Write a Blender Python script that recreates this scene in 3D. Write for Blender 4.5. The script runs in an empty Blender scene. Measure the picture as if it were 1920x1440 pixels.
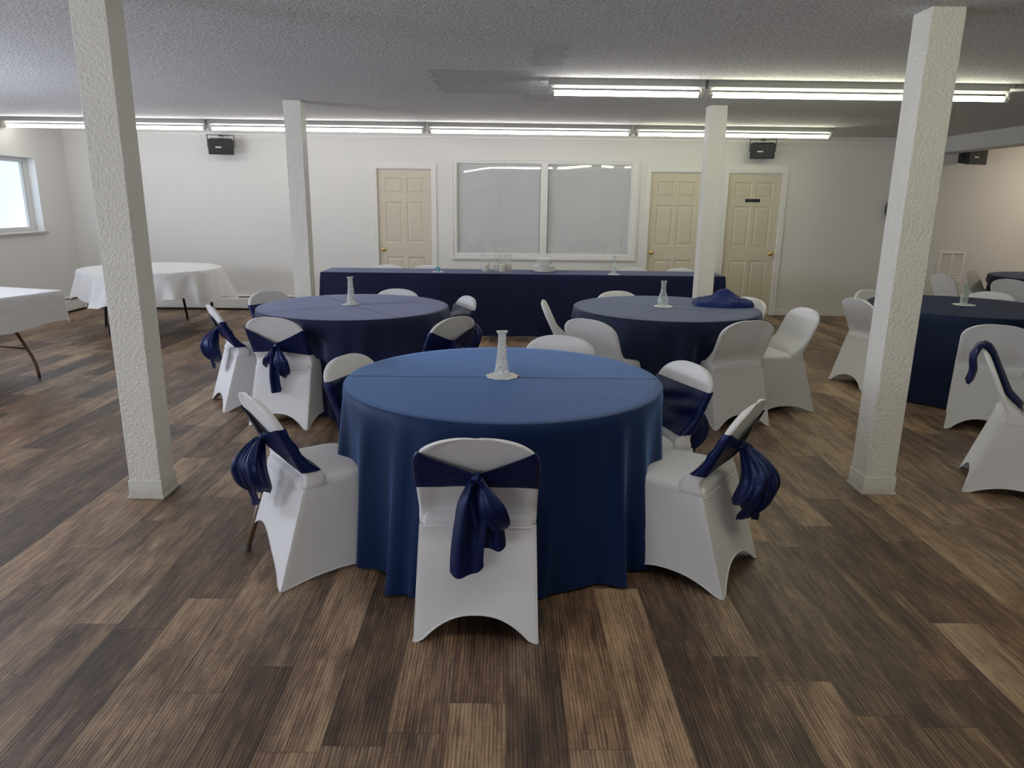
import bpy, bmesh, math, random
from mathutils import Vector, Matrix
S = bpy.context.scene
COL = S.collection
PI = math.pi
sin, cos, sqrt = math.sin, math.cos, math.sqrt

def sstep(a, b, x):
    t = max(0.0, min(1.0, (x - a) / (b - a)))
    return t * t * (3 - 2 * t)
def lerp(a, b, t): return a + (b - a) * t

# ------------------------------------------------------------------ materials
def mat(name, color=(.8, .8, .8), rough=.5, metal=0.0, spec=.5, **kw):
    m = bpy.data.materials.new(name); m.use_nodes = True
    b = m.node_tree.nodes['Principled BSDF']
    b.inputs['Base Color'].default_value = (*color, 1)
    b.inputs['Roughness'].default_value = rough
    b.inputs['Metallic'].default_value = metal
    b.inputs['Specular IOR Level'].default_value = spec
    for k, v in kw.items():
        b.inputs[k].default_value = v
    return m
def N(m, t, **inp):
    n = m.node_tree.nodes.new(t)
    for k, v in inp.items():
        n.inputs[k].default_value = v
    return n
def L(m, a, b): m.node_tree.links.new(a, b)
def bsdf(m): return m.node_tree.nodes['Principled BSDF']
def math_(m, op, a, b=None):
    n = m.node_tree.nodes.new('ShaderNodeMath'); n.operation = op
    for i, v in enumerate((a, b)):
        if v is None: continue
        if isinstance(v, (int, float)): n.inputs[i].default_value = v
        else: L(m, v, n.inputs[i])
    return n.outputs[0]
def objco(m): return N(m, 'ShaderNodeTexCoord').outputs['Object']
def noise(m, vec, scale, detail=2.0, rough=.5, dist=0.0):
    n = N(m, 'ShaderNodeTexNoise', Scale=scale, Detail=detail, Roughness=rough, Distortion=dist)
    L(m, vec, n.inputs['Vector']); return n.outputs['Fac']
def bump(m, h, strength=.3, dist=.01, normal=None):
    n = N(m, 'ShaderNodeBump', Strength=strength, Distance=dist)
    L(m, h, n.inputs['Height'])
    if normal is not None: L(m, normal, n.inputs['Normal'])
    return n.outputs['Normal']
def ramp(m, fac, stops):
    n = N(m, 'ShaderNodeValToRGB'); e = n.color_ramp.elements
    while len(e) < len(stops): e.new(.5)
    for i, (p, c) in enumerate(stops):
        e[i].position = p; e[i].color = (*c, 1)
    L(m, fac, n.inputs['Fac']); return n.outputs['Color']
def mixc(m, fac, a, b, mode='MIX'):
    n = m.node_tree.nodes.new('ShaderNodeMix'); n.data_type = 'RGBA'; n.blend_type = mode
    for i, v in ((0, fac), (6, a), (7, b)):
        if isinstance(v, (int, float)): n.inputs[i].default_value = v
        elif isinstance(v, tuple): n.inputs[i].default_value = (*v, 1)
        else: L(m, v, n.inputs[i])
    return n.outputs[2]

def paint(name, color, rough=.55, scale=70, strength=.25, dist=.004, var=.06):
    m = mat(name, color, rough)
    co = objco(m)
    h = noise(m, co, scale, 3)
    L(m, bump(m, h, strength, dist), bsdf(m).inputs['Normal'])
    big = noise(m, co, 1.3, 3)
    c2 = tuple(c * (1 - var * 2) for c in color)
    L(m, mixc(m, big, c2, color), bsdf(m).inputs['Base Color'])
    return m

M = {}
M['wall'] = paint('white_wall_paint', (.78, .77, .74), .6, 90, .25, .003, .03)
M['pillar'] = paint('textured_pillar_paint', (.87, .845, .76), .5, 60, .9, .012, .04)
M['trim'] = mat('white_trim_paint', (.8, .79, .76), .4)
M['beam'] = paint('beam_paint', (.62, .62, .6), .6, 90, .2, .003, .03)
M['door'] = paint('cream_door_paint', (.66, .60, .47), .45, 140, .06, .001, .03)
M['brass'] = mat('polished_brass', (.72, .5, .18), .22, 1.0)
M['blackplastic'] = mat('black_plastic', (.012, .013, .018), .45)
M['grille'] = mat('black_speaker_grille', (.01, .011, .016), .6)
M['badge'] = mat('pale_badge', (.8, .8, .8), .35)
M['heater'] = mat('white_heater_enamel', (.78, .77, .75), .4)
M['dark'] = mat('dark_gap', (.012, .011, .01), .8)
M['plastic'] = mat('white_plastic', (.8, .79, .75), .4)
M['fixture'] = mat('white_fixture_enamel', (.30, .30, .285), .6, 0, .2)
M['socket'] = mat('grey_lamp_socket', (.4, .4, .37), .5)
M['sill'] = paint('stone_window_sill', (.55, .52, .45), .5, 40, .3, .003, .15)
M['winframe'] = mat('window_frame_vinyl', (.68, .68, .66), .45)
M['blackmetal'] = mat('black_metal_leg', (.015, .015, .017), .4)
M['brownmetal'] = mat('brown_metal_leg', (.11, .045, .028), .4, .3)
M['chairmetal'] = mat('tan_metal_chair_leg', (.2, .12, .065), .4, .4)
M['rubber'] = mat('grey_rubber', (.09, .075, .06), .7)
M['plate'] = mat('white_paper_plate', (.9, .89, .87), .45)
M['wax'] = mat('white_candle_wax', (.9, .87, .8), .5, **{'Subsurface Weight': .2})
M['doily'] = mat('white_paper_doily', (.85, .84, .78), .7)
M['blueglass'] = mat('blue_glass_base', (.25, .62, .7), .12, **{'Transmission Weight': .4})
M['tabletop'] = mat('grey_plastic_tabletop', (.45, .45, .44), .5)

def glassmat(name, tint=(.95, .97, .97), rough=.05, bumpscale=0, bstr=.5, frost=.25, edge=.55):
    """clear pressed glass that stays readable: transparent mixed with gloss and a little milky white"""
    m = bpy.data.materials.new(name); m.use_nodes = True
    nt = m.node_tree; b = bsdf(m); out = nt.nodes['Material Output']
    b.inputs['Base Color'].default_value = (*tint, 1); b.inputs['Roughness'].default_value = rough
    b.inputs['Specular IOR Level'].default_value = .9
    tr = N(m, 'ShaderNodeBsdfTransparent'); tr.inputs[0].default_value = (*tint, 1)
    mx = N(m, 'ShaderNodeMixShader'); lw = N(m, 'ShaderNodeLayerWeight', Blend=.45)
    fac = math_(m, 'ADD', math_(m, 'MULTIPLY', lw.outputs['Facing'], edge), frost)
    if bumpscale:
        co = objco(m); v = N(m, 'ShaderNodeTexVoronoi', Scale=bumpscale); L(m, co, v.inputs['Vector'])
        nrm = bump(m, v.outputs['Distance'], bstr, .006); L(m, nrm, b.inputs['Normal']); L(m, nrm, lw.inputs['Normal'])
        fac = math_(m, 'ADD', fac, math_(m, 'MULTIPLY', math_(m, 'SUBTRACT', v.outputs['Distance'], .35), .8))
    fac = math_(m, 'MINIMUM', math_(m, 'MAXIMUM', fac, .06), .92)
    L(m, fac, mx.inputs[0]); L(m, tr.outputs[0], mx.inputs[1]); L(m, b.outputs[0], mx.inputs[2])
    L(m, mx.outputs[0], out.inputs[0]); return m
M['cutglass'] = glassmat('cut_glass', (.93, .95, .93), .12, 110, 1.0, .42)
M['clearglass'] = glassmat('clear_glass', (.93, .96, .95), .06, 0, 0, .14)
M['hurricane'] = glassmat('thin_clear_glass', (.985, .99, .985), .06, 0, 0, .0, .30)
M['greenglass'] = glassmat('greenish_clear_glass', (.86, .91, .89), .05, 0, 0, .03, .45)

def paneglass():
    m = bpy.data.materials.new('interior_window_glass'); m.use_nodes = True
    nt = m.node_tree; nt.nodes.remove(bsdf(m)); out = nt.nodes['Material Output']
    tr = N(m, 'ShaderNodeBsdfTransparent'); gl = N(m, 'ShaderNodeBsdfGlossy', Roughness=.02)
    mx = N(m, 'ShaderNodeMixShader', Fac=.10)
    co = objco(m); h = noise(m, co, 1.1, 1)
    L(m, bump(m, h, .35, .02), gl.inputs['Normal'])
    L(m, tr.outputs[0], mx.inputs[1]); L(m, gl.outputs[0], mx.inputs[2]); L(m, mx.outputs[0], out.inputs[0])
    return m
M['pane'] = paneglass()

def emis(name, color, strength):
    m = bpy.data.materials.new(name); m.use_nodes = True
    b = bsdf(m); b.inputs['Base Color'].default_value = (.8, .8, .8, 1)
    b.inputs['Emission Color'].default_value = (*color, 1); b.inputs['Emission Strength'].default_value = strength
    return m
TUBE = 19.0
M['tube_cool'] = emis('fluorescent_tube_white', (1, .965, .91), TUBE)
M['tube_warm'] = emis('fluorescent_tube_greenish', (1, 1, .74), TUBE)
M['tubecap'] = mat('tube_metal_cap', (.6, .6, .55), .35, .7)
def daypane():
    m = bpy.data.materials.new('frosted_daylight_glass'); m.use_nodes = True
    b = bsdf(m); b.inputs['Base Color'].default_value = (.8, .88, .95, 1); b.inputs['Roughness'].default_value = .3
    co = objco(m); n = noise(m, co, 1.6, 2)
    L(m, ramp(m, n, [(.3, (.5, .68, .97)), (.7, (.66, .82, 1.0))]), b.inputs['Emission Color'])
    b.inputs['Emission Strength'].default_value = .92
    return m
M['daypane'] = daypane()

def fabric_white():
    m = mat('white_spandex', (.77, .765, .768), .62, 0, .3)
    b = bsdf(m); b.inputs['Sheen Weight'].default_value = .15
    co = objco(m)
    h = noise(m, co, 9, 3)
    L(m, bump(m, h, .12, .01), b.inputs['Normal'])
    return m
M['spandex'] = fabric_white()

def satin():
    m = mat('navy_satin', (.0040, .0085, .048), .36, 0, .5)
    b = bsdf(m); b.inputs['Specular Tint'].default_value = (.4, .5, 1, 1)
    co = objco(m); h = noise(m, co, 26, 3)
    L(m, bump(m, h, .3, .006), b.inputs['Normal'])
    return m
M['satin'] = satin()

def navy_cloth(name, ang, off=0.0, cross=True, crease=True, base=(.011, .026, .085), sheen=.3, tint=(.3, .48, .95), spt=(.6, .7, 1)):
    m = mat(name, base, .62, 0, .35)
    b = bsdf(m); b.inputs['Specular Tint'].default_value = (*spt, 1); b.inputs['Sheen Weight'].default_value = sheen; b.inputs['Sheen Roughness'].default_value = .35
    b.inputs['Sheen Tint'].default_value = (*tint, 1)
    co = objco(m)
    w = noise(m, co, 700, 1); n1 = bump(m, w, .12, .001)
    big = noise(m, co, 4, 3); n1 = bump(m, big, .10, .02, n1)
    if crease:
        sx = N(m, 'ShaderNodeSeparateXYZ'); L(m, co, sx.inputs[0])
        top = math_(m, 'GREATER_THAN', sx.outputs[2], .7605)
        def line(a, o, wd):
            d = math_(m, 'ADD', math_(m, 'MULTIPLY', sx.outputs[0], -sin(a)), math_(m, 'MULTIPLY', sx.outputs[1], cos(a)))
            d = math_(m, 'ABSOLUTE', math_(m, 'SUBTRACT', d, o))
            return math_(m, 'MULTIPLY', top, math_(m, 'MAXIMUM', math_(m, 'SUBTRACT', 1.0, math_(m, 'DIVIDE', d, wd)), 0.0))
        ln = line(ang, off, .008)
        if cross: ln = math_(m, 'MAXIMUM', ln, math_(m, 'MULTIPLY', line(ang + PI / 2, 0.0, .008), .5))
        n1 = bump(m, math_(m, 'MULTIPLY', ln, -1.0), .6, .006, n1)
        L(m, mixc(m, math_(m, 'MULTIPLY', ln, .8), base, tuple(c * .25 for c in base)), b.inputs['Base Color'])  # shade of the crease darkened into the base colour
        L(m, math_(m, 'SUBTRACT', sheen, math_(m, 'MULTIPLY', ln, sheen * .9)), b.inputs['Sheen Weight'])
    L(m, n1, b.inputs['Normal'])
    return m

def white_cloth():
    m = mat('white_linen', (.80, .79, .77), .7, 0, .3)
    b = bsdf(m); b.inputs['Sheen Weight'].default_value = .2
    co = objco(m)
    n1 = bump(m, noise(m, co, 11, 4), .6, .025)
    n1 = bump(m, noise(m, co, 45, 3), .2, .004, n1)
    L(m, n1, b.inputs['Normal']); return m
M['linen'] = white_cloth()

def ceiling_mat():
    m = mat('popcorn_ceiling', (.5, .5, .5), .9, 0, .2)
    b = bsdf(m); co = objco(m)
    n1 = noise(m, co, 52, 3, .65); n2 = noise(m, co, 120, 2, .6)
    h = math_(m, 'ADD', math_(m, 'MULTIPLY', n1, .7), math_(m, 'MULTIPLY', n2, .5))
    c = ramp(m, h, [(.40, (.40, .395, .42)), (.54, (.78, .77, .79)), (.66, (.99, .98, .99))])  # low spots coloured darker to paint in the texture's tiny shadows
    sx = N(m, 'ShaderNodeSeparateXYZ'); L(m, co, sx.inputs[0])
    wob = math_(m, 'MULTIPLY', math_(m, 'SUBTRACT', noise(m, co, 6, 2), .5), .12)
    def box(x0, x1, y0, y1):
        def edge(v, a, s):
            d = math_(m, 'MULTIPLY', math_(m, 'SUBTRACT', math_(m, 'ADD', v, wob), a), 18.0 * s)
            return math_(m, 'MINIMUM', math_(m, 'MAXIMUM', math_(m, 'ADD', d, .5), 0.0), 1.0)
        r = math_(m, 'MULTIPLY', edge(sx.outputs[0], x0, 1), edge(sx.outputs[0], x1, -1))
        return math_(m, 'MULTIPLY', r, math_(m, 'MULTIPLY', edge(sx.outputs[1], y0, 1), edge(sx.outputs[1], y1, -1)))
    mask = math_(m, 'MAXIMUM', box(-.57, .20, 5.72, 6.88), math_(m, 'MAXIMUM', box(.17, .40, 4.78, 5.5), math_(m, 'MULTIPLY', box(.15, .42, 6.9, 7.35), .6)))
    seam = math_(m, 'MULTIPLY', box(.212, .235, 2.0, 4.9), .5)
    c = mixc(m, math_(m, 'MULTIPLY', mask, .42), c, (.26, .26, .285))
    c = mixc(m, seam, c, (.75, .75, .76))
    L(m, c, b.inputs['Base Color'])
    hb = math_(m, 'MULTIPLY', h, math_(m, 'SUBTRACT', 1.0, math_(m, 'MULTIPLY', mask, .6)))
    L(m, bump(m, hb, 1.0, .035), b.inputs['Normal'])
    return m
M['ceiling'] = ceiling_mat()

def floor_mat():
    m = mat('weathered_vinyl_planks', (.2, .14, .1), .42, 0, .45)
    b = bsdf(m); co = objco(m)
    sx = N(m, 'ShaderNodeSeparateXYZ'); L(m, co, sx.inputs[0])
    x, y = sx.outputs[0], sx.outputs[1]
    W_, L_ = .1865, 1.22
    X = math_(m, 'DIVIDE', math_(m, 'ADD', x, 20 * W_ + 1.098 - 6 * W_), W_)
    row = math_(m, 'FLOOR', X); fx = math_(m, 'FRACT', X)
    wn = N(m, 'ShaderNodeTexWhiteNoise'); wn.noise_dimensions = '1D'; L(m, math_(m, 'ADD', row, 7.3), wn.inputs['W'])
    Yv = math_(m, 'ADD', math_(m, 'DIVIDE', y, L_), math_(m, 'ADD', math_(m, 'MULTIPLY', wn.outputs['Value'], 1.0), 40.0))
    colm = math_(m, 'FLOOR', Yv); fy = math_(m, 'FRACT', Yv)
    cv = N(m, 'ShaderNodeCombineXYZ'); L(m, row, cv.inputs[0]); L(m, colm, cv.inputs[1])
    w2 = N(m, 'ShaderNodeTexWhiteNoise'); w2.noise_dimensions = '2D'; L(m, cv.outputs[0], w2.inputs['Vector'])
    r1 = w2.outputs['Value']
    sc = N(m, 'ShaderNodeSeparateColor'); L(m, w2.outputs['Color'], sc.inputs[0])
    r2, r3 = sc.outputs[1], sc.outputs[2]
    def gv(kx, ky, ox, oy):
        c = N(m, 'ShaderNodeCombineXYZ')
        L(m, math_(m, 'ADD', math_(m, 'MULTIPLY', x, kx), math_(m, 'MULTIPLY', r2, ox)), c.inputs[0])
        L(m, math_(m, 'ADD', math_(m, 'MULTIPLY', y, ky), math_(m, 'MULTIPLY', r3, oy)), c.inputs[1])
        L(m, math_(m, 'MULTIPLY', r1, 13.0), c.inputs[2]); return c.outputs[0]
    broad = noise(m, gv(6.0, 1.3, 37, 53), 1.0, 4, .6, .8)
    grain = noise(m, gv(58, 3.6, 91, 23), 1.0, 5, .66, .9)
    fine = noise(m, gv(230, 9, 11, 77), 1.0, 3, .6)
    saw = noise(m, gv(9, 120, 5, 9), 1.0, 2, .6)
    # cathedral rings
    wv = N(m, 'ShaderNodeTexWave', Scale=1.0, Distortion=5.0, Detail=3.0); wv.inputs['Detail Scale'].default_value = .8
    L(m, gv(26, 1.3, 17, 31), wv.inputs['Vector'])
    tone = math_(m, 'ADD', math_(m, 'MULTIPLY', r1, .34), math_(m, 'MULTIPLY', broad, .70))
    tone = math_(m, 'ADD', tone, math_(m, 'MULTIPLY', math_(m, 'SUBTRACT', grain, .5), .72))
    tone = math_(m, 'ADD', tone, math_(m, 'MULTIPLY', math_(m, 'SUBTRACT', wv.outputs['Fac'], .5), .16))
    tone = math_(m, 'ADD', tone, math_(m, 'MULTIPLY', math_(m, 'SUBTRACT', saw, .5), .13))
    tone = math_(m, 'ADD', tone, math_(m, 'MULTIPLY', math_(m, 'SUBTRACT', fine, .5), .5))
    blot = noise(m, gv(14, 5, 43, 61), 1.0, 4, .65)
    tone = math_(m, 'ADD', tone, math_(m, 'MULTIPLY', math_(m, 'SUBTRACT', blot, .5), .45))
    tone = math_(m, 'SUBTRACT', tone, .02)
    ca = ramp(m, tone, [(.18, (.028, .016, .010)), (.40, (.105, .056, .030)), (.58, (.235, .134, .072)), (.80, (.48, .32, .18))])
    cb = ramp(m, tone, [(.18, (.032, .023, .017)), (.40, (.098, .064, .042)), (.58, (.215, .142, .088)), (.80, (.45, .32, .195))])
    c = mixc(m, r2, ca, cb)
    dk = math_(m, 'MULTIPLY', math_(m, 'GREATER_THAN', fine, .63), .45)
    c = mixc(m, dk, c, (.03, .02, .015))
    ex = math_(m, 'MINIMUM', fx, math_(m, 'SUBTRACT', 1.0, fx)); ey = math_(m, 'MINIMUM', fy, math_(m, 'SUBTRACT', 1.0, fy))
    gap = math_(m, 'MAXIMUM', math_(m, 'LESS_THAN', ex, .008), math_(m, 'LESS_THAN', ey, .0014))
    c = mixc(m, math_(m, 'MULTIPLY', gap, .55), c, (.02, .014, .01))
    L(m, c, b.inputs['Base Color'])
    L(m, math_(m, 'ADD', .40, math_(m, 'MULTIPLY', fine, .22)), b.inputs['Roughness'])
    h = math_(m, 'SUBTRACT', math_(m, 'ADD', grain, math_(m, 'MULTIPLY', fine, .8)), math_(m, 'MULTIPLY', gap, 1.0))
    L(m, bump(m, h, .35, .003), b.inputs['Normal'])
    return m
M['floor'] = floor_mat()

# ------------------------------------------------------------------ mesh helpers
class MB:
    def __init__(s): s.v = []; s.f = []
    def add(s, verts, faces):
        o = len(s.v); s.v += [tuple(p) for p in verts]; s.f += [tuple(i + o for i in f) for f in faces]; return o
    def box(s, a, b, rz=0, c=None):
        x0, y0, z0 = a; x1, y1, z1 = b
        vs = [(x, y, z) for z in (z0, z1) for x, y in ((x0, y0), (x1, y0), (x1, y1), (x0, y1))]
        if rz:
            cx, cy = c if c else ((x0 + x1) / 2, (y0 + y1) / 2)
            vs = [(cx + (x - cx) * cos(rz) - (y - cy) * sin(rz), cy + (x - cx) * sin(rz) + (y - cy) * cos(rz), z) for x, y, z in vs]
        s.add(vs, [(3, 2, 1, 0), (4, 5, 6, 7), (0, 1, 5, 4), (1, 2, 6, 5), (2, 3, 7, 6), (3, 0, 4, 7)]); return s
    def grid(s, rows, closed=False, cap0=False, cap1=False):
        n = len(rows[0]); vs = [p for r in rows for p in r]; fs = []
        m_ = n if closed else n - 1
        for i in range(len(rows) - 1):
            for j in range(m_):
                k = (j + 1) % n
                fs.append((i * n + j, i * n + k, (i + 1) * n + k, (i + 1) * n + j))
        if cap0: fs.append(tuple(reversed(range(n))))
        if cap1: fs.append(tuple(range((len(rows) - 1) * n, len(rows) * n)))
        s.add(vs, fs); return s
    def tube(s, pts, r, n=10, closed=False):
        pts = [Vector(p) for p in pts]; rows = []; up = None
        for i, p in enumerate(pts):
            a = pts[i - 1] if i > 0 else p; b = pts[i + 1] if i < len(pts) - 1 else p
            d = (b - a).normalized()
            if up is None: up = Vector((0, 0, 1)) if abs(d.z) < .9 else Vector((1, 0, 0))
            x = d.cross(up).normalized(); y = x.cross(d).normalized(); up = y
            rr = r[i] if isinstance(r, (list, tuple)) else r
            rows.append([tuple(p + x * rr * cos(k * 2 * PI / n) + y * rr * sin(k * 2 * PI / n)) for k in range(n)])
        return s.grid(rows, True, True, True)
    def lathe(s, prof, n=28, c=(0, 0, 0), sq=0.0):
        rows = []
        for r, z in prof:
            row = []
            for k in range(n):
                a = k * 2 * PI / n
                q = 1.0
                if sq: q = 1 + sq * (1 / max(abs(cos(a)), abs(sin(a))) - 1)
                row.append((c[0] + r * q * cos(a), c[1] + r * q * sin(a), c[2] + z))
            rows.append(row)
        return s.grid(rows, True)
    def build(s, name, m, parent=None, smooth=False, bevel=0.0, loc=None):
        me = bpy.data.meshes.new(name); me.from_pydata(s.v, [], s.f); me.update()
        bm = bmesh.new(); bm.from_mesh(me)
        bmesh.ops.recalc_face_normals(bm, faces=bm.faces)
        bm.to_mesh(me); bm.free()
        if smooth:
            for p in me.polygons: p.use_smooth = True
        me.materials.append(m)
        o = bpy.data.objects.new(name, me); COL.objects.link(o)
        if parent: o.parent = parent
        if loc: o.location = loc
        if bevel:
            md = o.modifiers.new('bevel', 'BEVEL'); md.width = bevel; md.segments = 2; md.limit_method = 'ANGLE'
        return o

def tag(o, label, cat, group=None, kind=None):
    o['label'] = label; o['category'] = cat
    if group: o['group'] = group
    if kind: o['kind'] = kind
    return o
def empty(name, loc, rz, label, cat, group=None, kind=None):
    o = bpy.data.objects.new(name, None); COL.objects.link(o)
    o.location = loc; o.rotation_euler = (0, 0, rz); o.empty_display_size = .1
    return tag(o, label, cat, group, kind)
def inst(name, mesh, parent, loc=(0, 0, 0), rz=0):
    o = bpy.data.objects.new(name, mesh); COL.objects.link(o); o.parent = parent
    o.location = loc; o.rotation_euler = (0, 0, rz); return o
def flat_smooth(o, ang=.6):
    try: o.data.set_sharp_from_angle(angle=ang)
    except Exception: pass
    return o

# ------------------------------------------------------------------ camera
CF, YAW, PIT, ROL, CH = 1339.8354, .0125, .2486, .0125, 1.5903
def cam_axes():
    f = Vector((sin(YAW), cos(YAW), 0)); r = Vector((cos(YAW), -sin(YAW), 0)); u = Vector((0, 0, 1))
    f2 = f * cos(PIT) - u * sin(PIT); u2 = u * cos(PIT) + f * sin(PIT)
    return r * cos(ROL) + u2 * sin(ROL), u2 * cos(ROL) - r * sin(ROL), f2
r_, u_, f_ = cam_axes()
cd = bpy.data.cameras.new('camera'); cam = bpy.data.objects.new('camera', cd); COL.objects.link(cam)
cd.sensor_width = 36; cd.lens = CF / 1920 * 36; cd.clip_start = .05
mw = Matrix.Identity(4)
for i in range(3):
    mw[i][0] = r_[i]; mw[i][1] = u_[i]; mw[i][2] = -f_[i]
mw[0][3], mw[1][3], mw[2][3] = 0, 0, CH
cam.matrix_world = mw
S.camera = cam

# ------------------------------------------------------------------ room shell
D, HC, XL, XR, YB = 10.62, 2.538, -6.21, 9.2, -4.2
def struct(o, label): return tag(o, label, o.name.split('_')[0], kind='structure')
b = MB(); b.box((XL - .3, YB - .3, -.12), (XR + .3, D + .9, 0))
struct(b.build('floor', M['floor']), 'dark brown weathered wood-look plank floor')
b = MB(); b.box((XL - .3, YB - .3, HC), (XR + .3, D + .9, HC + .1))
struct(b.build('ceiling', M['ceiling']), 'grey popcorn-textured ceiling with darker patched areas')
# back wall with openings for the doors and the interior window
def wall_with_holes(axis, at, thick, lo, hi, holes, z1=HC):
    mb = MB()
    def bx(a0, a1, z0, zz):
        if a1 - a0 < 1e-4 or zz - z0 < 1e-4: return
        if axis == 'y': mb.box((a0, at, z0), (a1, at + thick, zz))
        else: mb.box((at - thick, a0, z0), (at, a1, zz))
    cur = lo
    for a0, a1, z0, zz in sorted(holes):
        bx(cur, a0, 0, z1); bx(a0, a1, 0, z0); bx(a0, a1, zz, z1); cur = a1
    bx(cur, hi, 0, z1); return mb
DW, DH = .762, 2.032
doors = [(-1.828, 'left'), (2.095, 'left'), (3.212, 'right')]
WX0, WX1, WZ0, WZ1 = -.70, 1.818, .86, 2.138
holes = [(x - .02, x + DW + .02, 0, DH + .02) for x, _ in doors] + [(WX0, WX1, WZ0, WZ1)]
struct(wall_with_holes('y', D, .14, XL - .15, XR + .15, holes).build('wall_back', M['wall']), 'white painted back wall with three doors and interior window')
lw = [(8.2, 9.915, 1.14, 2.085), (4.3, 6.0, 1.14, 2.085), (.5, 2.2, 1.14, 2.085), (-3.2, -1.5, 1.14, 2.085)]
struct(wall_with_holes('x', XL, .2, YB, D, lw).build('wall_left', M['wall']), 'white painted left wall with a recessed window')
b = MB(); b.box((XR, YB, 0), (XR + .14, D, HC)); struct(b.build('wall_right', M['wall']), 'white wall at the far right of the hall')
b = MB(); b.box((XL, YB - .14, 0), (XR, YB, HC)); struct(b.build('wall_front', M['wall']), 'white wall behind the camera')
b = MB(); b.box((6.05, YB, 2.335), (6.33, D, HC)); struct(b.build('trim_beam', M['beam'], bevel=.006), 'grey-white ceiling beam running back to front on the right')
# crown moulding on the back wall
prof = [(0, 0), (.022, 0), (.022, .018), (.03, .03), (.03, .05), (.055, .082), (.075, .09), (.075, .108), (0, .108)]
def crown(x0, x1):
    mb = MB(); z0 = HC - .108
    rows = [[(x, D - y, z0 + z) for y, z in prof] for x in (x0, x1)]
    return mb.grid(rows, True, True, True)
mb = MB(); mb.grid([[(x, D - y, HC - .108 + z) for y, z in prof] for x in (XL, 6.05)], True, True, True)
struct(mb.build('trim_crown', M['trim']), 'stepped white crown moulding along the back wall')
mb = MB()
for x0, x1 in ((doors[2][0] + DW + .1, XR), (-2.45, doors[0][0] - .1), (doors[0][0] + DW + .1, doors[1][0] - .1)):
    mb.box((x0, D - .012, 0), (x1, D, .085))
struct(mb.build('baseboard_back', M['trim'], bevel=.003), 'low white baseboard along the back wall')

# baseboard heaters (back wall left part, left wall)
def heater(x0, x1, name, label, loc, rz):
    e = empty(name, loc, rz, label, 'heater', 'baseboard heaters')
    L_ = x1 - x0
    c = MB(); c.grid([[(x, y, z) for y, z in ((0, .03), (-.012, .03), (-.012, .225), (-.045, .225), (-.062, .212), (-.062, .205), (-.02, .215), (-.02, .2), (0, .2))] for x in (0, L_)], True, True, True)
    c.build('back_panel', M['heater'], e)
    c = MB(); c.grid([[(x, y, z) for y, z in ((-.055, .035), (-.068, .03), (-.072, .05), (-.072, .165), (-.064, .185), (-.055, .185))] for x in (0, L_)], True, True, True)
    c.build('front_cover', M['heater'], e)
    c = MB(); c.box((.01, -.054, .035), (L_ - .01, -.013, .18)); c.build('fin_core', M['dark'], e)
    for x in (0, L_ - .02):
        c = MB(); c.box((x, -.074, .02), (x + .02, 0, .228)); c.build('end_cap', M['heater'], e, bevel=.003)
    c = MB(); c.box((.0, -.05, 0), (L_, -.002, .022)); c.build('toe_shade', M['dark'], e)  # solid dark strip in place of the shade under the heater
    return e
heater(XL + .075, -2.5, 'baseboard_heater', 'long white baseboard heater on the back wall, left part', (XL + .08, D - .001, 0), 0)
heater(0, 8, 'baseboard_heater', 'white baseboard heater on the left wall below the window', (XL + .001, D - 8.08, 0), PI / 2)

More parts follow.
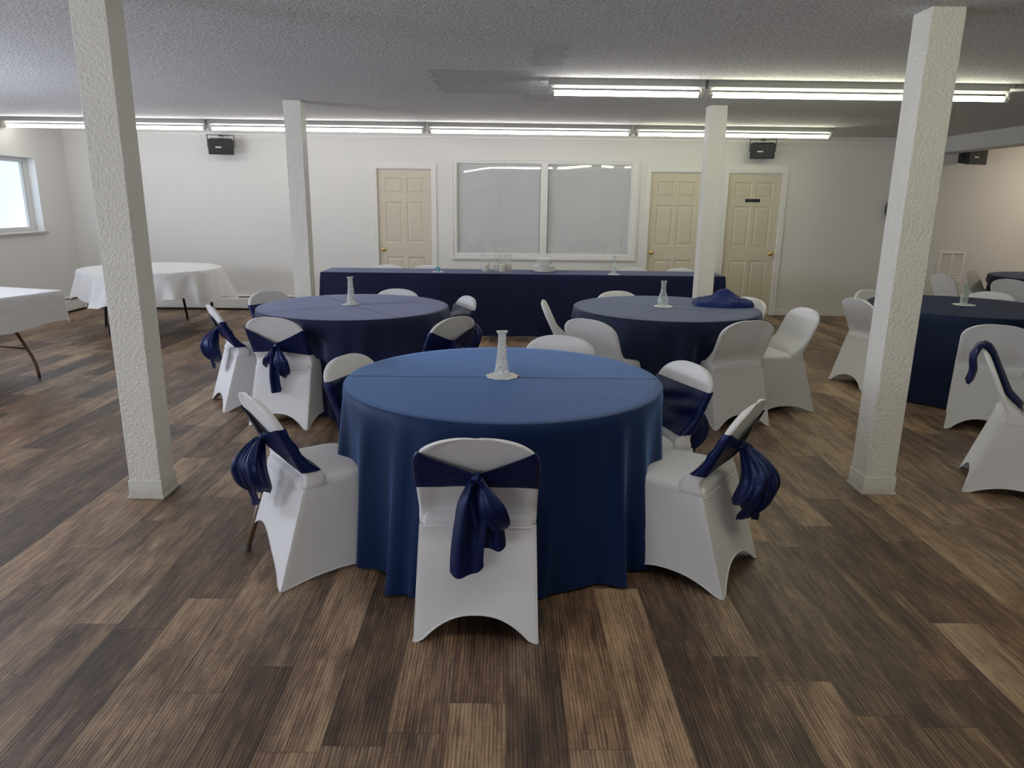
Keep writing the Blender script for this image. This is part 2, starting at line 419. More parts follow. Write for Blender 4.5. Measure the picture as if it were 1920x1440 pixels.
# doors
def panel_door(idx, x0, knob_side, label, sign=False):
    e = empty('door_%d' % idx, (x0, D, 0), 0, label, 'door', kind='structure')
    y = .035                                                   # slab face sits back in the frame
    w, h = DW, DH
    xs = [0, .11, .35, .412, .652, w]; xs = [0, .105, .352, .41, .657, w]
    zs = [0, .20, .80, .95, 1.56, 1.68, 1.92, h]
    zs = [0, .22, .80, 1.0, 1.58, 1.69, 1.915, h]
    mb = MB()
    for i in range(5):
        for j in range(7):
            a0, a1, c0, c1 = xs[i], xs[i + 1], zs[j], zs[j + 1]
            if i in (1, 3) and j in (1, 3, 5):
                def ring(ins, dy): return [(a0 + ins, y + dy, c0 + ins), (a1 - ins, y + dy, c0 + ins), (a1 - ins, y + dy, c1 - ins), (a0 + ins, y + dy, c1 - ins)]
                rows = [ring(0, 0), ring(.012, .009), ring(.026, .009), ring(.045, .002)]
                mb.grid(rows, True, False, True)
            else:
                mb.add([(a0, y, c0), (a1, y, c0), (a1, y, c1), (a0, y, c1)], [(0, 1, 2, 3)])
    mb.box((0, y + .012, 0), (w, y + .035, h))
    mb.build('door_slab', M['door'], e)
    c = MB()                                                   # jamb lining + casing
    for sx in (-1, 1):
        xi = -.004 if sx < 0 else w + .004
        c.box((min(xi, xi + sx * .016), -.0, 0), (max(xi, xi + sx * .016), .13, h + .02))
        xa, xb = xi + sx * .008, xi + sx * .072
        c.box((min(xa, xb), -.016, 0), (max(xa, xb), 0.0, h + .012))
        xa, xb = xi + sx * .05, xi + sx * .074
        c.box((min(xa, xb), -.022, 0), (max(xa, xb), 0.0, h + .054))
    c.box((-.004, 0, h + .004), (w + .004, .13, h + .02))
    c.box((-.074, -.0159, h + .012), (w + .074, 0, h + .054))
    c.box((-.078, -.022, h + .054), (w + .078, 0, h + .079))
    c.build('door_frame', M['trim'], e)
    kx = .058 if knob_side == 'left' else w - .058
    k = MB(); rows = []
    for r, d in ((.031, 0), (.031, .004), (.026, .008), (.011, .012), (.010, .03), (.02, .036), (.027, .046), (.028, .056), (.022, .066), (.008, .07)):
        rows.append([(kx + r * cos(t * PI / 10), y - d, .905 + r * sin(t * PI / 10)) for t in range(20)])
    k.grid(rows, True, True, True); k.build('door_knob', M['brass'], e, True)['label'] = 'round polished brass knob'
    if sign:
        s = MB(); s.box((.262, y - .006, 1.635), (.482, y - .0005, 1.685))
        s_ = s.build('door_sign', M['blackplastic'], e, bevel=.002); s_['label'] = 'small black nameplate with pale edge'
        s = MB()
        s.box((.257, y - .003, 1.63), (.487, y - .0002, 1.69)); s.build('sign_backing', M['badge'], s_)
    return e
panel_door(1, doors[0][0], 'left', 'cream six-panel door left of the interior window')
panel_door(2, doors[1][0], 'left', 'cream six-panel door right of the window, partly behind a pillar')
panel_door(3, doors[2][0], 'right', 'cream six-panel door with small black sign, rightmost of three', True)

# interior window with two blinds
def interior_window():
    e = empty('window_1', (0, D, 0), 0, 'wide white two-pane interior window with closed mini blinds', 'window', kind='structure')
    c = MB(); t = .055
    x0, x1, z0, z1 = WX0, WX1, WZ0, WZ1
    def fr(ax0, ax1, az0, az1, bx0, bx1, bz0, bz1, ya, yb):   # ring frame
        c.box((ax0, ya, az0), (bx0, yb, az1)); c.box((bx1, ya, az0), (ax1, yb, az1))
        c.box((bx0, ya, az0), (bx1, yb, bz0)); c.box((bx0, ya, bz1), (bx1, yb, az1))
    fr(x0 - .045, x1 + .075, z0 - .05, z1 + .03, x0, x1, z0, z1, -.018, 0)
    fr(x0 - .07, x1 + .1, z0 - .08, z1 + .05, x0 - .045, x1 + .075, z0 - .05, z1 + .03, -.03, 0)
    fr(x0 - .002, x1 + .002, z0 - .002, z1 + .002, x0 + .016, x1 - .016, z0 + .016, z1 - .016, 0, .1)
    xm0, xm1 = .507, .612
    c.box((xm0, -.02, z0), (xm1, .1, z1))
    c.build('window_frame', M['trim'], e, bevel=.003)
    for a, bb in ((x0 + .01, xm0), (xm1, x1 - .01)):
        g = MB(); g.add([(a, .03, z0 + .01), (bb, .03, z0 + .01), (bb, .03, z1 - .01), (a, .03, z1 - .01)], [(0, 1, 2, 3)])
        g.build('window_pane', M['pane'], e)
        s = MB(); n = 66; dz = (z1 - z0 - .05) / n
        for i in range(n):
            z = z0 + .02 + i * dz
            s.add([(a + .012, .040, z), (bb - .006, .040, z), (bb - .006, .050, z + dz * .86), (a + .012, .050, z + dz * .86)], [(0, 1, 2, 3)])
        s.box((a + .01, .055, z1 - .045), (bb - .005, .085, z1 - .016))
        bl = s.build('blind', M['blind'], e)
        q = MB()
        for fx in ((.5,) if a < 0 else (.05,)):
            xx = a + (bb - a) * fx
            q.tube([(xx, .036, z1 - .27), (xx, .036, z0 + .36)], .0035, 6)
        q.build('tilt_wand', M['plastic'], bl)
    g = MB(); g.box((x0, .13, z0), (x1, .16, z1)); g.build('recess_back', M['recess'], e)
    return e
M['recess'] = mat('dim_room_beyond', (.14, .15, .16), .8)  # dark backing sheet, paints the shaded lines between the slats
M['blind'] = mat('grey_white_blind_slats', (.76, .79, .80), .45)
interior_window()

# windows on the left wall (only the far one is in view)
def side_window(idx, y0, y1, z0, z1, label):
    e = empty('window_%d' % idx, (XL, 0, 0), 0, label, 'window', kind='structure')
    c = MB(); xa, xb = -.19, -.11
    c.box((xa, y0, z0), (xb, y0 + .055, z1)); c.box((xa, y1 - .055, z0), (xb, y1, z1))
    c.box((xa, y0 + .055, z0), (xb, y1 - .055, z0 + .06)); c.box((xa, y0 + .055, z1 - .06), (xb, y1 - .055, z1))
    c.box((xa + .01, y0 + .055, z0 + .06), (xb - .02, y0 + .085, z1 - .06)); c.box((xa + .01, y1 - .085, z0 + .06), (xb - .02, y1 - .055, z1 - .06))
    c.box((xa, (y0 + y1) / 2 - .03, z0 + .06), (xb - .01, (y0 + y1) / 2 + .03, z1 - .06))
    c.build('window_frame', M['winframe'], e)
    g = MB(); g.box((xa + .02, y0 + .02, z0 + .02), (xa + .026, y1 - .02, z1 - .02)); g.build('window_pane', M['daypane'], e)
    s = MB(); s.box((-.2, y0 - .03, z0 - .025), (.045, y1 + .03, z0 + .001)); s.build('window_sill', M['sill'], e, bevel=.004)
for i, (y0, y1, z0, z1) in enumerate(lw):
    side_window(i + 2, y0, y1, z0, z1, ['bright frosted window with stone sill on the left wall', 'second side window on the left wall', 'third side window on the left wall', 'rearmost side window on the left wall'][i])

# pillars
def pillar(x, y, w, label):
    e = empty('pillar', (x, y, 0), 0, label, 'pillar', 'square white pillars', kind='structure')
    c = MB(); c.box((0, 0, 0), (w, w, HC)); c.build('shaft', M['pillar'], e, bevel=.004)
    c = MB(); t = .006
    c.box((-t, -t, 0), (w + t, 0, .105)); c.box((-t, w, 0), (w + t, w + t, .105)); c.box((-t, 0, 0), (0, w, .105)); c.box((w, 0, 0), (w + t, w, .105))
    t = .013
    c.box((-t, -t, 0), (w + t, -.005, .016)); c.box((-t, w + .005, 0), (w + t, w + t, .016)); c.box((-t, -.005, 0), (-.005, w + .005, .016)); c.box((w + .005, -.005, 0), (w + t, w + .005, .016))
    c.build('pillar_base', M['pillar_base'], e, bevel=.003)
def base_mat():
    m = mat('scuffed_pillar_base', (.76, .75, .68), .45); b_ = bsdf(m); co = objco(m)
    sx = N(m, 'ShaderNodeSeparateXYZ'); L(m, co, sx.inputs[0])
    k = math_(m, 'MULTIPLY', math_(m, 'MAXIMUM', math_(m, 'SUBTRACT', 1.0, math_(m, 'DIVIDE', sx.outputs[2], .07)), 0.0), noise(m, co, 30, 4))
    L(m, mixc(m, math_(m, 'MULTIPLY', k, .9), (.76, .75, .68), (.34, .31, .22)), b_.inputs['Base Color']); return m
M['pillar_base'] = base_mat()
pillar(-2.026, 3.65, .170, 'square white textured pillar, nearest on the left')
pillar(2.062, 3.785, .170, 'square white textured pillar, nearest on the right')
pillar(-2.19, 7.5, .172, 'square white pillar farther back on the left')
pillar(2.005, 7.43, .170, 'square white pillar farther back on the right')

# ------------------------------------------------------------------ ceiling lights
def fixture(x0, x1, y, warm, label, visible=True):
    e = empty('fluorescent_light', (x0, y, HC), 0, label, 'ceiling light', 'fluorescent strip lights')
    l = x1 - x0
    c = MB()
    c.grid([[(x, yy, z) for yy, z in ((-.055, 0), (-.05, -.05), (-.03, -.062), (.03, -.062), (.05, -.05), (.055, 0))] for x in (.004, l - .004)], True, True, True)
    c.build('housing', M['fixture'], e)
    tr = .020; ty, tz = -.012, -.105
    c = MB(); c.tube([(.05, ty, tz), (l - .05, ty, tz)], tr, 14); c.build('tube', M['tube_warm' if warm else 'tube_cool'], e, True)['label'] = 'glowing fluorescent tube'
    for xa, xb in ((.028, .052), (l - .052, l - .028)):
        c = MB(); c.tube([(xa, ty, tz), (xb, ty, tz)], .0185, 12); c.build('tube_cap', M['tubecap'], e)
    for xa in (.008, l - .03):
        c = MB(); c.box((xa, ty - .016, tz - .022), (xa + .022, ty + .016, -.055)); c.box((xa + .004, ty - .022, tz - .012), (xa + .018, ty + .022, tz + .012))
        c.build('lamp_socket', M['socket'], e, bevel=.003)
    return e
R1 = 9.37
fixture(-6.18, -3.69, R1, 0, 'lit fluorescent strip light in the back row, at far left by the wall')
fixture(-3.67, -.99, R1, 0, 'lit fluorescent strip light in the back row, second from the left wall')
fixture(-.97, 1.57, R1, 0, 'lit fluorescent strip light in the back row, above the long navy table')
fixture(1.60, 4.07, R1, 1, 'lit fluorescent strip light in the back row, at its right end')
fixture(.33, 1.565, 6.03, 0, 'short lit fluorescent strip light in the nearer row, left unit')
fixture(1.58, 4.0, 6.03, 1, 'long lit fluorescent strip light in the nearer row, right unit')
fixture(-1.15, 1.33, 1.9, 0, 'lit fluorescent strip light overhead, left unit of the front row')
fixture(1.36, 3.85, 1.9, 1, 'lit fluorescent strip light overhead, right unit of the front row')
c = MB(); c.tube([(3.93, 5.93, 2.49), (4.03, 5.86, 2.478), (4.12, 5.84, 2.50), (4.2, 5.84, 2.535)], .009, 8)
tag(c.build('power_cord', M['plastic'], smooth=True), 'short white cord looping at the right end of the strip light', 'cord')

# ------------------------------------------------------------------ wall things
def speaker(x, z, yaw, label, tilt=-.18, drop=0, y=D - .16):
    e = empty('wall_speaker', (x, y, z), yaw, label, 'speaker', 'black wall speakers')
    w, h, d = .33, .2, .2
    c = MB()
    f = [(-w / 2, -d / 2, -h / 2), (w / 2, -d / 2, -h / 2), (w / 2, -d / 2, h / 2), (-w / 2, -d / 2, h / 2)]
    k = [(-w / 2 + .03, d / 2, -h / 2 + .03), (w / 2 - .03, d / 2, -h / 2 + .03), (w / 2 - .03, d / 2, h / 2), (-w / 2 + .03, d / 2, h / 2)]
    def rx(p): return (p[0], p[1] * cos(tilt) - p[2] * sin(tilt), p[1] * sin(tilt) + p[2] * cos(tilt))
    tl = -tilt
    def rx(p): return (p[0], p[1] * cos(tl) - p[2] * sin(tl), p[1] * sin(tl) + p[2] * cos(tl))
    c.add([rx(p) for p in f + k], [(0, 1, 2, 3), (7, 6, 5, 4), (0, 4, 5, 1), (1, 5, 6, 2), (2, 6, 7, 3), (3, 7, 4, 0)])
    c.build('cabinet', M['blackplastic'], e, bevel=.008)
    g = MB(); g.add([rx((sx * (w / 2 - .012), -d / 2 - dy, sz * (h / 2 - .012))) for dy in (0, .008) for sx, sz in ((-1, -1), (1, -1), (1, 1), (-1, 1))],
                    [(0, 1, 2, 3), (4, 5, 6, 7), (0, 1, 5, 4), (1, 2, 6, 5), (2, 3, 7, 6), (3, 0, 4, 7)])
    g = g.build('speaker_grille', M['grille'], e, bevel=.003)
    q = MB(); q.add([rx((-.03 + sx * .038, -d / 2 - .0095, .0 + sz * .008)) for sx, sz in ((-1, -1), (1, -1), (1, 1), (-1, 1))], [(0, 1, 2, 3)])
    q.build('badge', M['badge'], g)['label'] = 'small pale badge'
    q = MB()
    for sx in (-1, 1):
        q.box((sx * (w / 2 + .006) - .006, -.012, -.02), (sx * (w / 2 + .006) + .006, .012, .15 - drop))
    q.box((-w / 2 - .012, -.012, .145 - drop), (w / 2 + .012, .012, .153 - drop))
    q.box((-.03, .0, .14 - drop), (.03, .159, .156 - drop))
    q.build('mounting_bracket', M['blackmetal'], e)
    return e
speaker(-3.93, 2.295, .3, 'black wall speaker high on the back wall, left side', y=D - .2)
speaker(3.58, 2.335, -.32, 'black wall speaker above the rightmost door', y=D - .2)
speaker(6.5, 2.275, .25, 'black speaker tucked under the beam at right', .0, .09, y=D - .25)

def outlet(x, z, label):
    e = empty('wall_outlet', (x, D - .001, z), 0, label, 'outlet', 'wall outlets')
    c = MB(); c.box((-.038, -.006, -.058), (.038, 0, .058)); c.build('cover_plate', M['plastic'], e, bevel=.003)
    for dz in (-.022, .022):
        s = MB(); s.box((-.016, -.009, dz - .014), (.016, -.005, dz + .014)); s_ = s.build('socket', M['plastic'], e, bevel=.002)
        s = MB()
        for dx in (-.006, .006): s.box((dx - .0015, -.0098, dz - .003), (dx + .0015, -.0085, dz + .008))
        s.build('slot', M['dark'], s_)
outlet(-3.86, .36, 'white wall outlet above the baseboard heater')
outlet(5.0, .40, 'white wall outlet right of the signed door')

def vent():
    e = empty('wall_vent', (6.60, D - .001, .745), 0, 'white louvered return air vent on the back wall at right', 'vent')
    w, h = .40, .46
    c = MB()
    c.box((-w / 2, -.012, -h / 2 + .04), (-w / 2 + .04, 0, h / 2 - .04)); c.box((w / 2 - .04, -.012, -h / 2 + .04), (w / 2, 0, h / 2 - .04))
    c.box((-w / 2, -.012, -h / 2), (w / 2, 0, -h / 2 + .04)); c.box((-w / 2, -.012, h / 2 - .04), (w / 2, 0, h / 2)); c.box((-.01, -.0118, -h / 2 + .04), (.01, 0, h / 2 - .04))
    c.build('vent_frame', M['ventframe'], e)
    c = MB(); n = 18
    for i in range(n):
        z = -h / 2 + .045 + i * (h - .09) / n
        c.add([(-w / 2 + .03, -.011, z), (w / 2 - .03, -.011, z), (w / 2 - .03, -.004, z + .011), (-w / 2 + .03, -.004, z + .011)], [(0, 1, 2, 3)])
    c.build('louver', M['ventframe'], e)
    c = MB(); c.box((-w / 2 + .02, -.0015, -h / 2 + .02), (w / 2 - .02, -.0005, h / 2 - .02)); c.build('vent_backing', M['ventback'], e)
M['ventframe'] = mat('white_vent_enamel', (.88, .87, .83), .4)
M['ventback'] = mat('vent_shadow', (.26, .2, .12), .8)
vent()
def clock():
    e = empty('wall_clock', (5.70, D - .001, 1.56), 0, 'dark round-rimmed clock on the back wall, mostly hidden by the right pillar', 'clock')
    rows = []
    for r, d in ((.19, 0), (.20, .02), (.195, .04), (.175, .045), (.168, .03)):
        rows.append([(r * cos(t * PI / 24), -d, r * sin(t * PI / 24)) for t in range(48)])
    c = MB(); c.grid(rows, True); c.build('clock_rim', M['blackplastic'], e, True)
    c = MB(); c.add([(.172 * cos(t * PI / 24), -.03, .172 * sin(t * PI / 24)) for t in range(48)], [tuple(range(48))]); c.build('clock_face', M['clockface'], e)
M['clockface'] = mat('grey_clock_face', (.3, .3, .3), .3)
clock()

# ------------------------------------------------------------------ chair
TOPZ = .800
def yb(z):                                   # back surface of the covered backrest
    if z < .47: return -.235 + .304 * z
    return -.0921 - .47 * (z - .47)
def bth(z): return .030 + .070 * (1 - sstep(.43, .58, z))
def bw(z):
    w = lerp(.222, .225, sstep(.42, .62, z))
    if z > .68:
        t = min(.9995, (z - .68) / (TOPZ - .68)); w *= (1 - t ** 2.3) ** (1 / 2.3)
    return w

def backrest_mesh():
    zs = [.40 + i * .02 for i in range(15)]
    for i in range(1, 16):
        zs.append(.68 + (TOPZ - .68) * sin(i / 15.0 * PI / 2 * .985))
    rows = []
    for z in zs:
        w = max(bw(z), .02); th = bth(z); y0 = yb(z)
        if z > TOPZ - .022:
            k = (z - TOPZ + .022) / .022; s_ = sqrt(max(.02, 1 - k * k)); y0 += th * (1 - s_) / 2; th *= s_
        ins = .016 * (1 - sstep(.404, .424, z)); w -= ins; y0 += ins
        r = min(th / 2, .016); row = []
        for i in range(17):                  # back side, -x .. +x
            f = -1 + 2 * i / 16; x = f * (w - r * .8)
            inner = 1 - sstep(.80, .97, abs(f)) if z < .70 else (1 - sstep(w - .05, w - .02, abs(x)) if w > .06 else 0)
            dz = inner * (.007 + .010 * sstep(.43, .455, z) * (1 - sstep(.55, .57, z))) * sstep(.40, .44, z) * (1 - sstep(.785, .80, z))
            bulge = .010 * inner * math.exp(-((z - .452) / .014) ** 2)
            row.append((x, y0 + dz - bulge, z))
        arc = [(a, y0 + r) for a in (-70, -45, -20)] + [(a, y0 + th - r) for a in (20, 45, 70)]
        for a, yc in arc: row.append((w - r + r * cos(a * PI / 180), yc + r * sin(a * PI / 180), z))
        for i in range(17):
            f = 1 - 2 * i / 16; x = f * (w - r * .8)
            row.append((x, y0 + th - .006 * (1 - f * f) * sstep(.5, .6, z), z))
        for a, yc in reversed(arc): row.append((-w + r - r * cos(a * PI / 180), yc + r * sin(a * PI / 180), z))
        rows.append(row)
    return MB().grid(rows, True, False, True)

def seat_mesh():
    mb = MB(); rows = []
    def outline(ins):
        pts = []
        x0, x1, y0, y1 = -.208 + ins, .208 - ins, -.115 + ins, .246 - ins
        for cx, cy, r, a0 in ((x1, y1, .075, 0), (x0, y1, .075, 90), (x0, y0, .02, 180), (x1, y0, .02, 270)):
            r = max(.004, r - ins * .5); sx = 1 if cx == x1 else -1; sy = 1 if cy == y1 else -1
            for k in range(7):
                a = (a0 + k * 15) * PI / 180
                pts.append((cx - sx * r + r * cos(a), cy - sy * r + r * sin(a)))
        return pts
    for ins, z in ((.006, .402), (.0, .407), (.001, .412), (-.001, .43), (.003, .446), (.012, .4555), (.03, .460), (.07, .4635), (.12, .465), (.17, .4655)):
        rows.append([(x, y, z - .004 * sstep(.1, .25, y)) for x, y in outline(ins)])
    mb.grid(rows, True, False, True)
    ol = outline(-.001); pts = [(x, y, .4085) for x, y in ol] + [(ol[0][0], ol[0][1], .4085)]
    mb.tube(pts, .0034, 6)
    return mb

def skirt_mesh(lift=None, hems=(.095, .055, .085, .055)):
    """panels: rear, right, front, left; lift raises the hem at one corner"""
    lift = lift or {}
    ZT = .42
    def corner(i, zf):                       # 0 rear-left 1 rear-right 2 front-right 3 front-left
        fl = [(-.234, -.238), (.234, -.238), (.214, .244), (-.214, .244)][i]
        tp = [(-.2215, -.109), (.2215, -.109), (.208, .247), (-.208, .247)][i]
        return (lerp(fl[0], tp[0], zf), lerp(fl[1], tp[1], zf))
    MV, NP = 14, 18
    cols = []
    for p in range(4):
        for k in range(NP + 1): cols.append((p, k / NP))
        for k in range(1, 4): cols.append((p, 1 + k / 4))       # corner arc towards the next panel
    def straight(p, t, z):
        zf = z / ZT
        a = corner(p, zf); b2 = corner((p + 1) % 4, zf)
        rad = [lerp(.012, .014, zf), lerp(.012, .014, zf), lerp(.012, .072, zf ** 1.5), lerp(.012, .072, zf ** 1.5)]
        ln = sqrt((b2[0] - a[0]) ** 2 + (b2[1] - a[1]) ** 2); d = ((b2[0] - a[0]) / ln, (b2[1] - a[1]) / ln)
        n = (d[1], -d[0])
        s_ = lerp(rad[p], ln - rad[(p + 1) % 4], t)
        off = -.011 * sin(PI * t) * sin(PI * min(1, zf * .9 + .1)) * (1 if p != 0 else .45)
        x, y = a[0] + d[0] * s_ + n[0] * off, a[1] + d[1] * s_ + n[1] * off
        if p in (1, 3):                      # front leg shows through the side panel
            fx, fz = .24, 0.0; gx, gz = -.01, .42
            vx, vz = gx - fx, gz - fz; l2 = vx * vx + vz * vz
            u = max(0, min(1, ((y - fx) * vx + (z - fz) * vz) / l2))
            dd = sqrt((y - fx - u * vx) ** 2 + (z - fz - u * vz) ** 2)
            x += n[0] * .006 * math.exp(-(dd / .02) ** 2) * sin(PI * min(1, u * .85 + .15)) * sin(PI * t)
        return x, y
    def pos(p, t, z):
        if t <= 1: return straight(p, t, z)
        q = t - 1; A = straight(p, 1, z); B = straight((p + 1) % 4, 0, z); C_ = corner((p + 1) % 4, z / ZT)
        return tuple(A[i] * (1 - q) ** 2 + 2 * C_[i] * q * (1 - q) + B[i] * q * q for i in (0, 1))
    def hem(p, t):
        if t > 1: return lift.get((p + 1) % 4, 0)
        A = hems[p]; u = max(0, min(1, (t - .035) / .93)); s_ = abs(2 * u - 1)
        h = A * (1 - s_ ** 2.4)
        l0 = lift.get(p, 0); l1 = lift.get((p + 1) % 4, 0)
        return h + l0 * (1 - sstep(0, .75, t)) + l1 * sstep(.25, 1, t)
    rows = []
    for k in range(MV + 1):
        row = []
        for p, t in cols:
            h = hem(p, t)
            z = lerp(h, ZT, k / MV)
            x, y = pos(p, t, z)
            if p == 0 and t <= 1: y += -.004 * math.exp(-((z - .40) / .02) ** 2) * sin(PI * t)
            row.append((x, y, z))
        rows.append(row)
    mb = MB().grid(rows, True)
    mb.tube([(x, y, z + .001) for x, y, z in rows[0]] + [rows[0][0]], .0028, 6)
    npc = NP + 1 + 3
    for ci in (NP + 2, 3 * npc + NP + 2):    # stitched seams down the rear corners
        mb.tube([r[ci] for r in rows], .0024, 6)
    return mb

def sash_band(zlo, zhi, zk, seed=0):
    rnd = random.Random(seed); ph = rnd.uniform(0, 6)
    NV = 15; colsv = []
    for i in range(17): colsv.append(('f', -1 + 2 * i / 16))
    for i in range(1, 4): colsv.append(('r', i / 4))
    for i in range(27): colsv.append(('b', 1 - 2 * i / 26))
    for i in range(1, 4): colsv.append(('l', i / 4))
    rows = []
    for j in range(NV + 1):
        v = j / NV; row = []
        for k, f in colsv:
            if k == 'b':
                a = abs(f); zh = zk + .020 + (zhi - zk - .020) * a ** 1.05; zl = zk - .022 + (zlo - zk + .022) * min(1, a ** .4)
            else: zh, zl = zhi, zlo
            z = lerp(zl, zh, v); zz = min(z, TOPZ - .02); w = bw(zz) + .0035; th = bth(zz); y0 = yb(zz)
            wr = .0035 * sin(v * 6 * PI + ph + 3 * f)
            if k == 'f': x, y = f * (w - .006), y0 + th + .005 + wr * .6 + .003 * sin(v * 9 + f * 4 + ph)
            elif k == 'b':
                a = abs(f)
                y = y0 - .006 - .020 * (1 - a) ** 2 - .004 * (1 - a) - abs(wr) * (1.6 - a); x = f * (w - .006)
            else:
                sx = 1 if k == 'r' else -1; t = f if k == 'r' else 1 - f
                t2 = f
                yy0, yy1 = (y0 + th + .005, y0 - .006) if k == 'r' else (y0 - .006, y0 + th + .005)
                x = sx * (w + .002); y = lerp(yy0, yy1, t2) + wr * .2
            row.append((x, y, z))
        rows.append(row)
    return MB().grid(rows, True)

def knot_mesh(zk):
    mb = MB(); rows = []; yk = yb(zk) - .032
    for i in range(11):
        a = -PI / 2 + PI * i / 10; row = []
        for j in range(20):
            t = j * 2 * PI / 20; k = 1 + .14 * sin(5 * t + 1)
            row.append((.021 * cos(a) * cos(t) * k, yk + .019 * cos(a) * sin(t) * k, zk + .024 * sin(a) + .004 * cos(t)))
        rows.append(row)
    return mb.grid(rows, True, True, True)

def tail_mesh(zk, x0, dx, ln, w0, w1, out, slant, ph):
    mb = MB(); rows = []; n = 22; m_ = 14
    yk = yb(zk) - .036
    for i in range(n + 1):
        t = i / n; row = []
        cx = x0 + dx * sstep(0, .9, t); cz = zk - ln * t; cy = yk - out * sin(PI * min(1, t * 1.1) * .8) - .004
        w = lerp(w0, w1, sstep(-.08, .30, t) * .88 + .12 * t)
        amp = .010 + .012 * (1 - t)
        for j in range(m_ + 1):
            q = -1 + 2 * j / m_
            rnd_ = (1 - sstep(.85, 1.0, t) * .0)
            end = 0
            if t > .8: end = sstep(.8, 1, t) * (.2 * w * q ** 4) + sstep(.8, 1, t) * slant * q * w * .5
            row.append((cx + q * w / 2, cy + amp * sin(q * PI * 1.4 + ph) - .01 * (1 - q * q), cz + end))
        rows.append(row)
    mb.grid(rows)
    # give the satin a thickness: back layer slightly behind
    rows2 = [[(x, y + .0022, z) for x, y, z in r] for r in rows]
    mb.grid(rows2)
    return mb

def loop_mesh(zk, x0, dx, ln, wmax, dep, ph, out=.01):
    mb = MB(); rows = []; n = 20; m_ = 48; yk = yb(zk) - .034
    for i in range(n + 1):
        t = i / n
        g = max(.05, sin(PI * min(1, (t * .86 + .09))) ** .75) if t < .62 else max(.02, sqrt(max(0, 1 - ((t - .62) / .38) ** 2.2)) * sin(PI * (.62 * .86 + .09)) ** .75)
        w = max(.022 if t < .1 else .008, wmax * g * lerp(.45, 1, sstep(0, .6, t)))
        d = max(.006, dep * g)
        cx = x0 + dx * (t ** .9); cz = zk - ln * t; cy = yk - out * sin(PI * t) - d * .35
        row = []
        for j in range(m_):
            a = j * 2 * PI / m_; k = 1 + .13 * sin(3 * a + ph + t * 2) * (1 - .3 * t) + .10 * sin(8 * a + ph) * sstep(0, .2, t)
            row.append((cx + w / 2 * cos(a) * k, cy + d / 2 * sin(a) * k, cz + .01 * cos(a)))
        rows.append(row)
    return mb.grid(rows, True, True, True)

proto = bpy.data.collections.new('unused_protos')
def mesh_of(mb, name, m):
    o = mb.build(name, m, smooth=True); me = o.data; bpy.data.objects.remove(o); return me
ME = {}
ME['backrest'] = mesh_of(backrest_mesh(), 'backrest', M['spandex'])
ME['seat'] = mesh_of(seat_mesh(), 'seat', M['spandex'])
ME['skirt'] = mesh_of(skirt_mesh(), 'skirt', M['spandex'])
ME['skirt_lifted'] = mesh_of(skirt_mesh({0: .135}, (.095, .02, .08, .05)), 'skirt', M['spandex'])
def sash_set(key, zlo, zhi, zk, parts, seed):
    s = {'sash': mesh_of(sash_band(zlo, zhi, zk, seed), 'sash', M['satin']), 'sash_knot': [mesh_of(knot_mesh(zk), 'sash_knot', M['satin'])], 'sash_tail': [], 'sash_loop': []}
    for p in parts:
        if p[0] == 'T': s['sash_tail'].append(mesh_of(tail_mesh(zk, *p[1:]), 'sash_tail', M['satin']))
        else: s['sash_loop'].append(mesh_of(loop_mesh(zk, *p[1:]), 'sash_loop', M['satin']))
    ME[key] = s
# tail: x0,dx,len,w0,w1,out,slant,phase ; loop: x0,dx,len,width,depth,phase,out
sash_set('bow_centre', .582, .742, .638, [('T', -.006, -.028, .37, .03, .125, .015, .25, .4), ('T', .008, .045, .265, .03, .11, .004, -.2, 2.0), ('L', .012, .085, .20, .085, .03, .5, .03)], 1)
sash_set('bow_a', .495, .70, .605, [('L', -.012, -.035, .26, .115, .115, .4, .03), ('L', .014, .040, .225, .10, .095, 1.7, .025), ('T', -.004, -.015, .305, .05, .13, .05, .3, 1.0)], 2)
sash_set('bow_b', .52, .71, .585, [('L', -.010, -.07, .15, .075, .035, .4, .03), ('L', .012, .055, .22, .11, .04, 1.2, .02), ('T', -.002, -.01, .335, .035, .10, .03, .1, .2)], 3)
sash_set('bow_c', .51, .71, .60, [('L', -.014, -.045, .235, .12, .115, 2.2, .045), ('L', .014, .055, .30, .12, .125, .9, .055), ('L', .004, .015, .335, .095, .085, 3.1, .085), ('T', .006, .035, .335, .06, .14, .10, -.35, 2.4)], 4)

def leg_part(e, pts, name='leg'):
    c = MB(); c.tube(pts, .0125, 12); o = c.build(name, M['chairmetal'], e, True); o['label'] = 'tan metal leg showing below the cover'
    p = Vector(pts[0]); q = Vector(pts[1]); d = (q - p).normalized()
    c = MB(); c.tube([tuple(p - d * .003), tuple(p + d * .03)], .015, 12); c.build('foot_cap', M['rubber'], o)

CHAIRS = []
def chair(x, y, fx, fy, label, group, sash=None, lifted=False, rear=True, top=False):
    """x, y: middle of the rear feet (rear), of the top rail (top)"""
    l = sqrt(fx * fx + fy * fy); fx, fy = fx / l, fy / l
    back = .24 if top else .235
    ox, oy = x + fx * back, y + fy * back
    rz = math.atan2(-fx, fy)
    e = empty('banquet_chair', (ox, oy, 0), rz, label, 'chair', group)
    inst('seat', ME['seat'], e); inst('backrest', ME['backrest'], e)
    inst('cover_skirt', ME['skirt_lifted' if lifted else 'skirt'], e)
    if lifted: leg_part(e, [(-.222, -.232, .003), (-.2, -.165, .215), (-.195, -.14, .30)])
    if sash:
        s = ME[sash]; b_ = inst('sash', s['sash'], e); b_['label'] = 'navy satin sash tied in a bow behind the backrest'
        for k in ('sash_knot', 'sash_tail', 'sash_loop'):
            for me in s[k]: inst(k, me, b_)
    CHAIRS.append((ox, oy, fx, fy)); return e

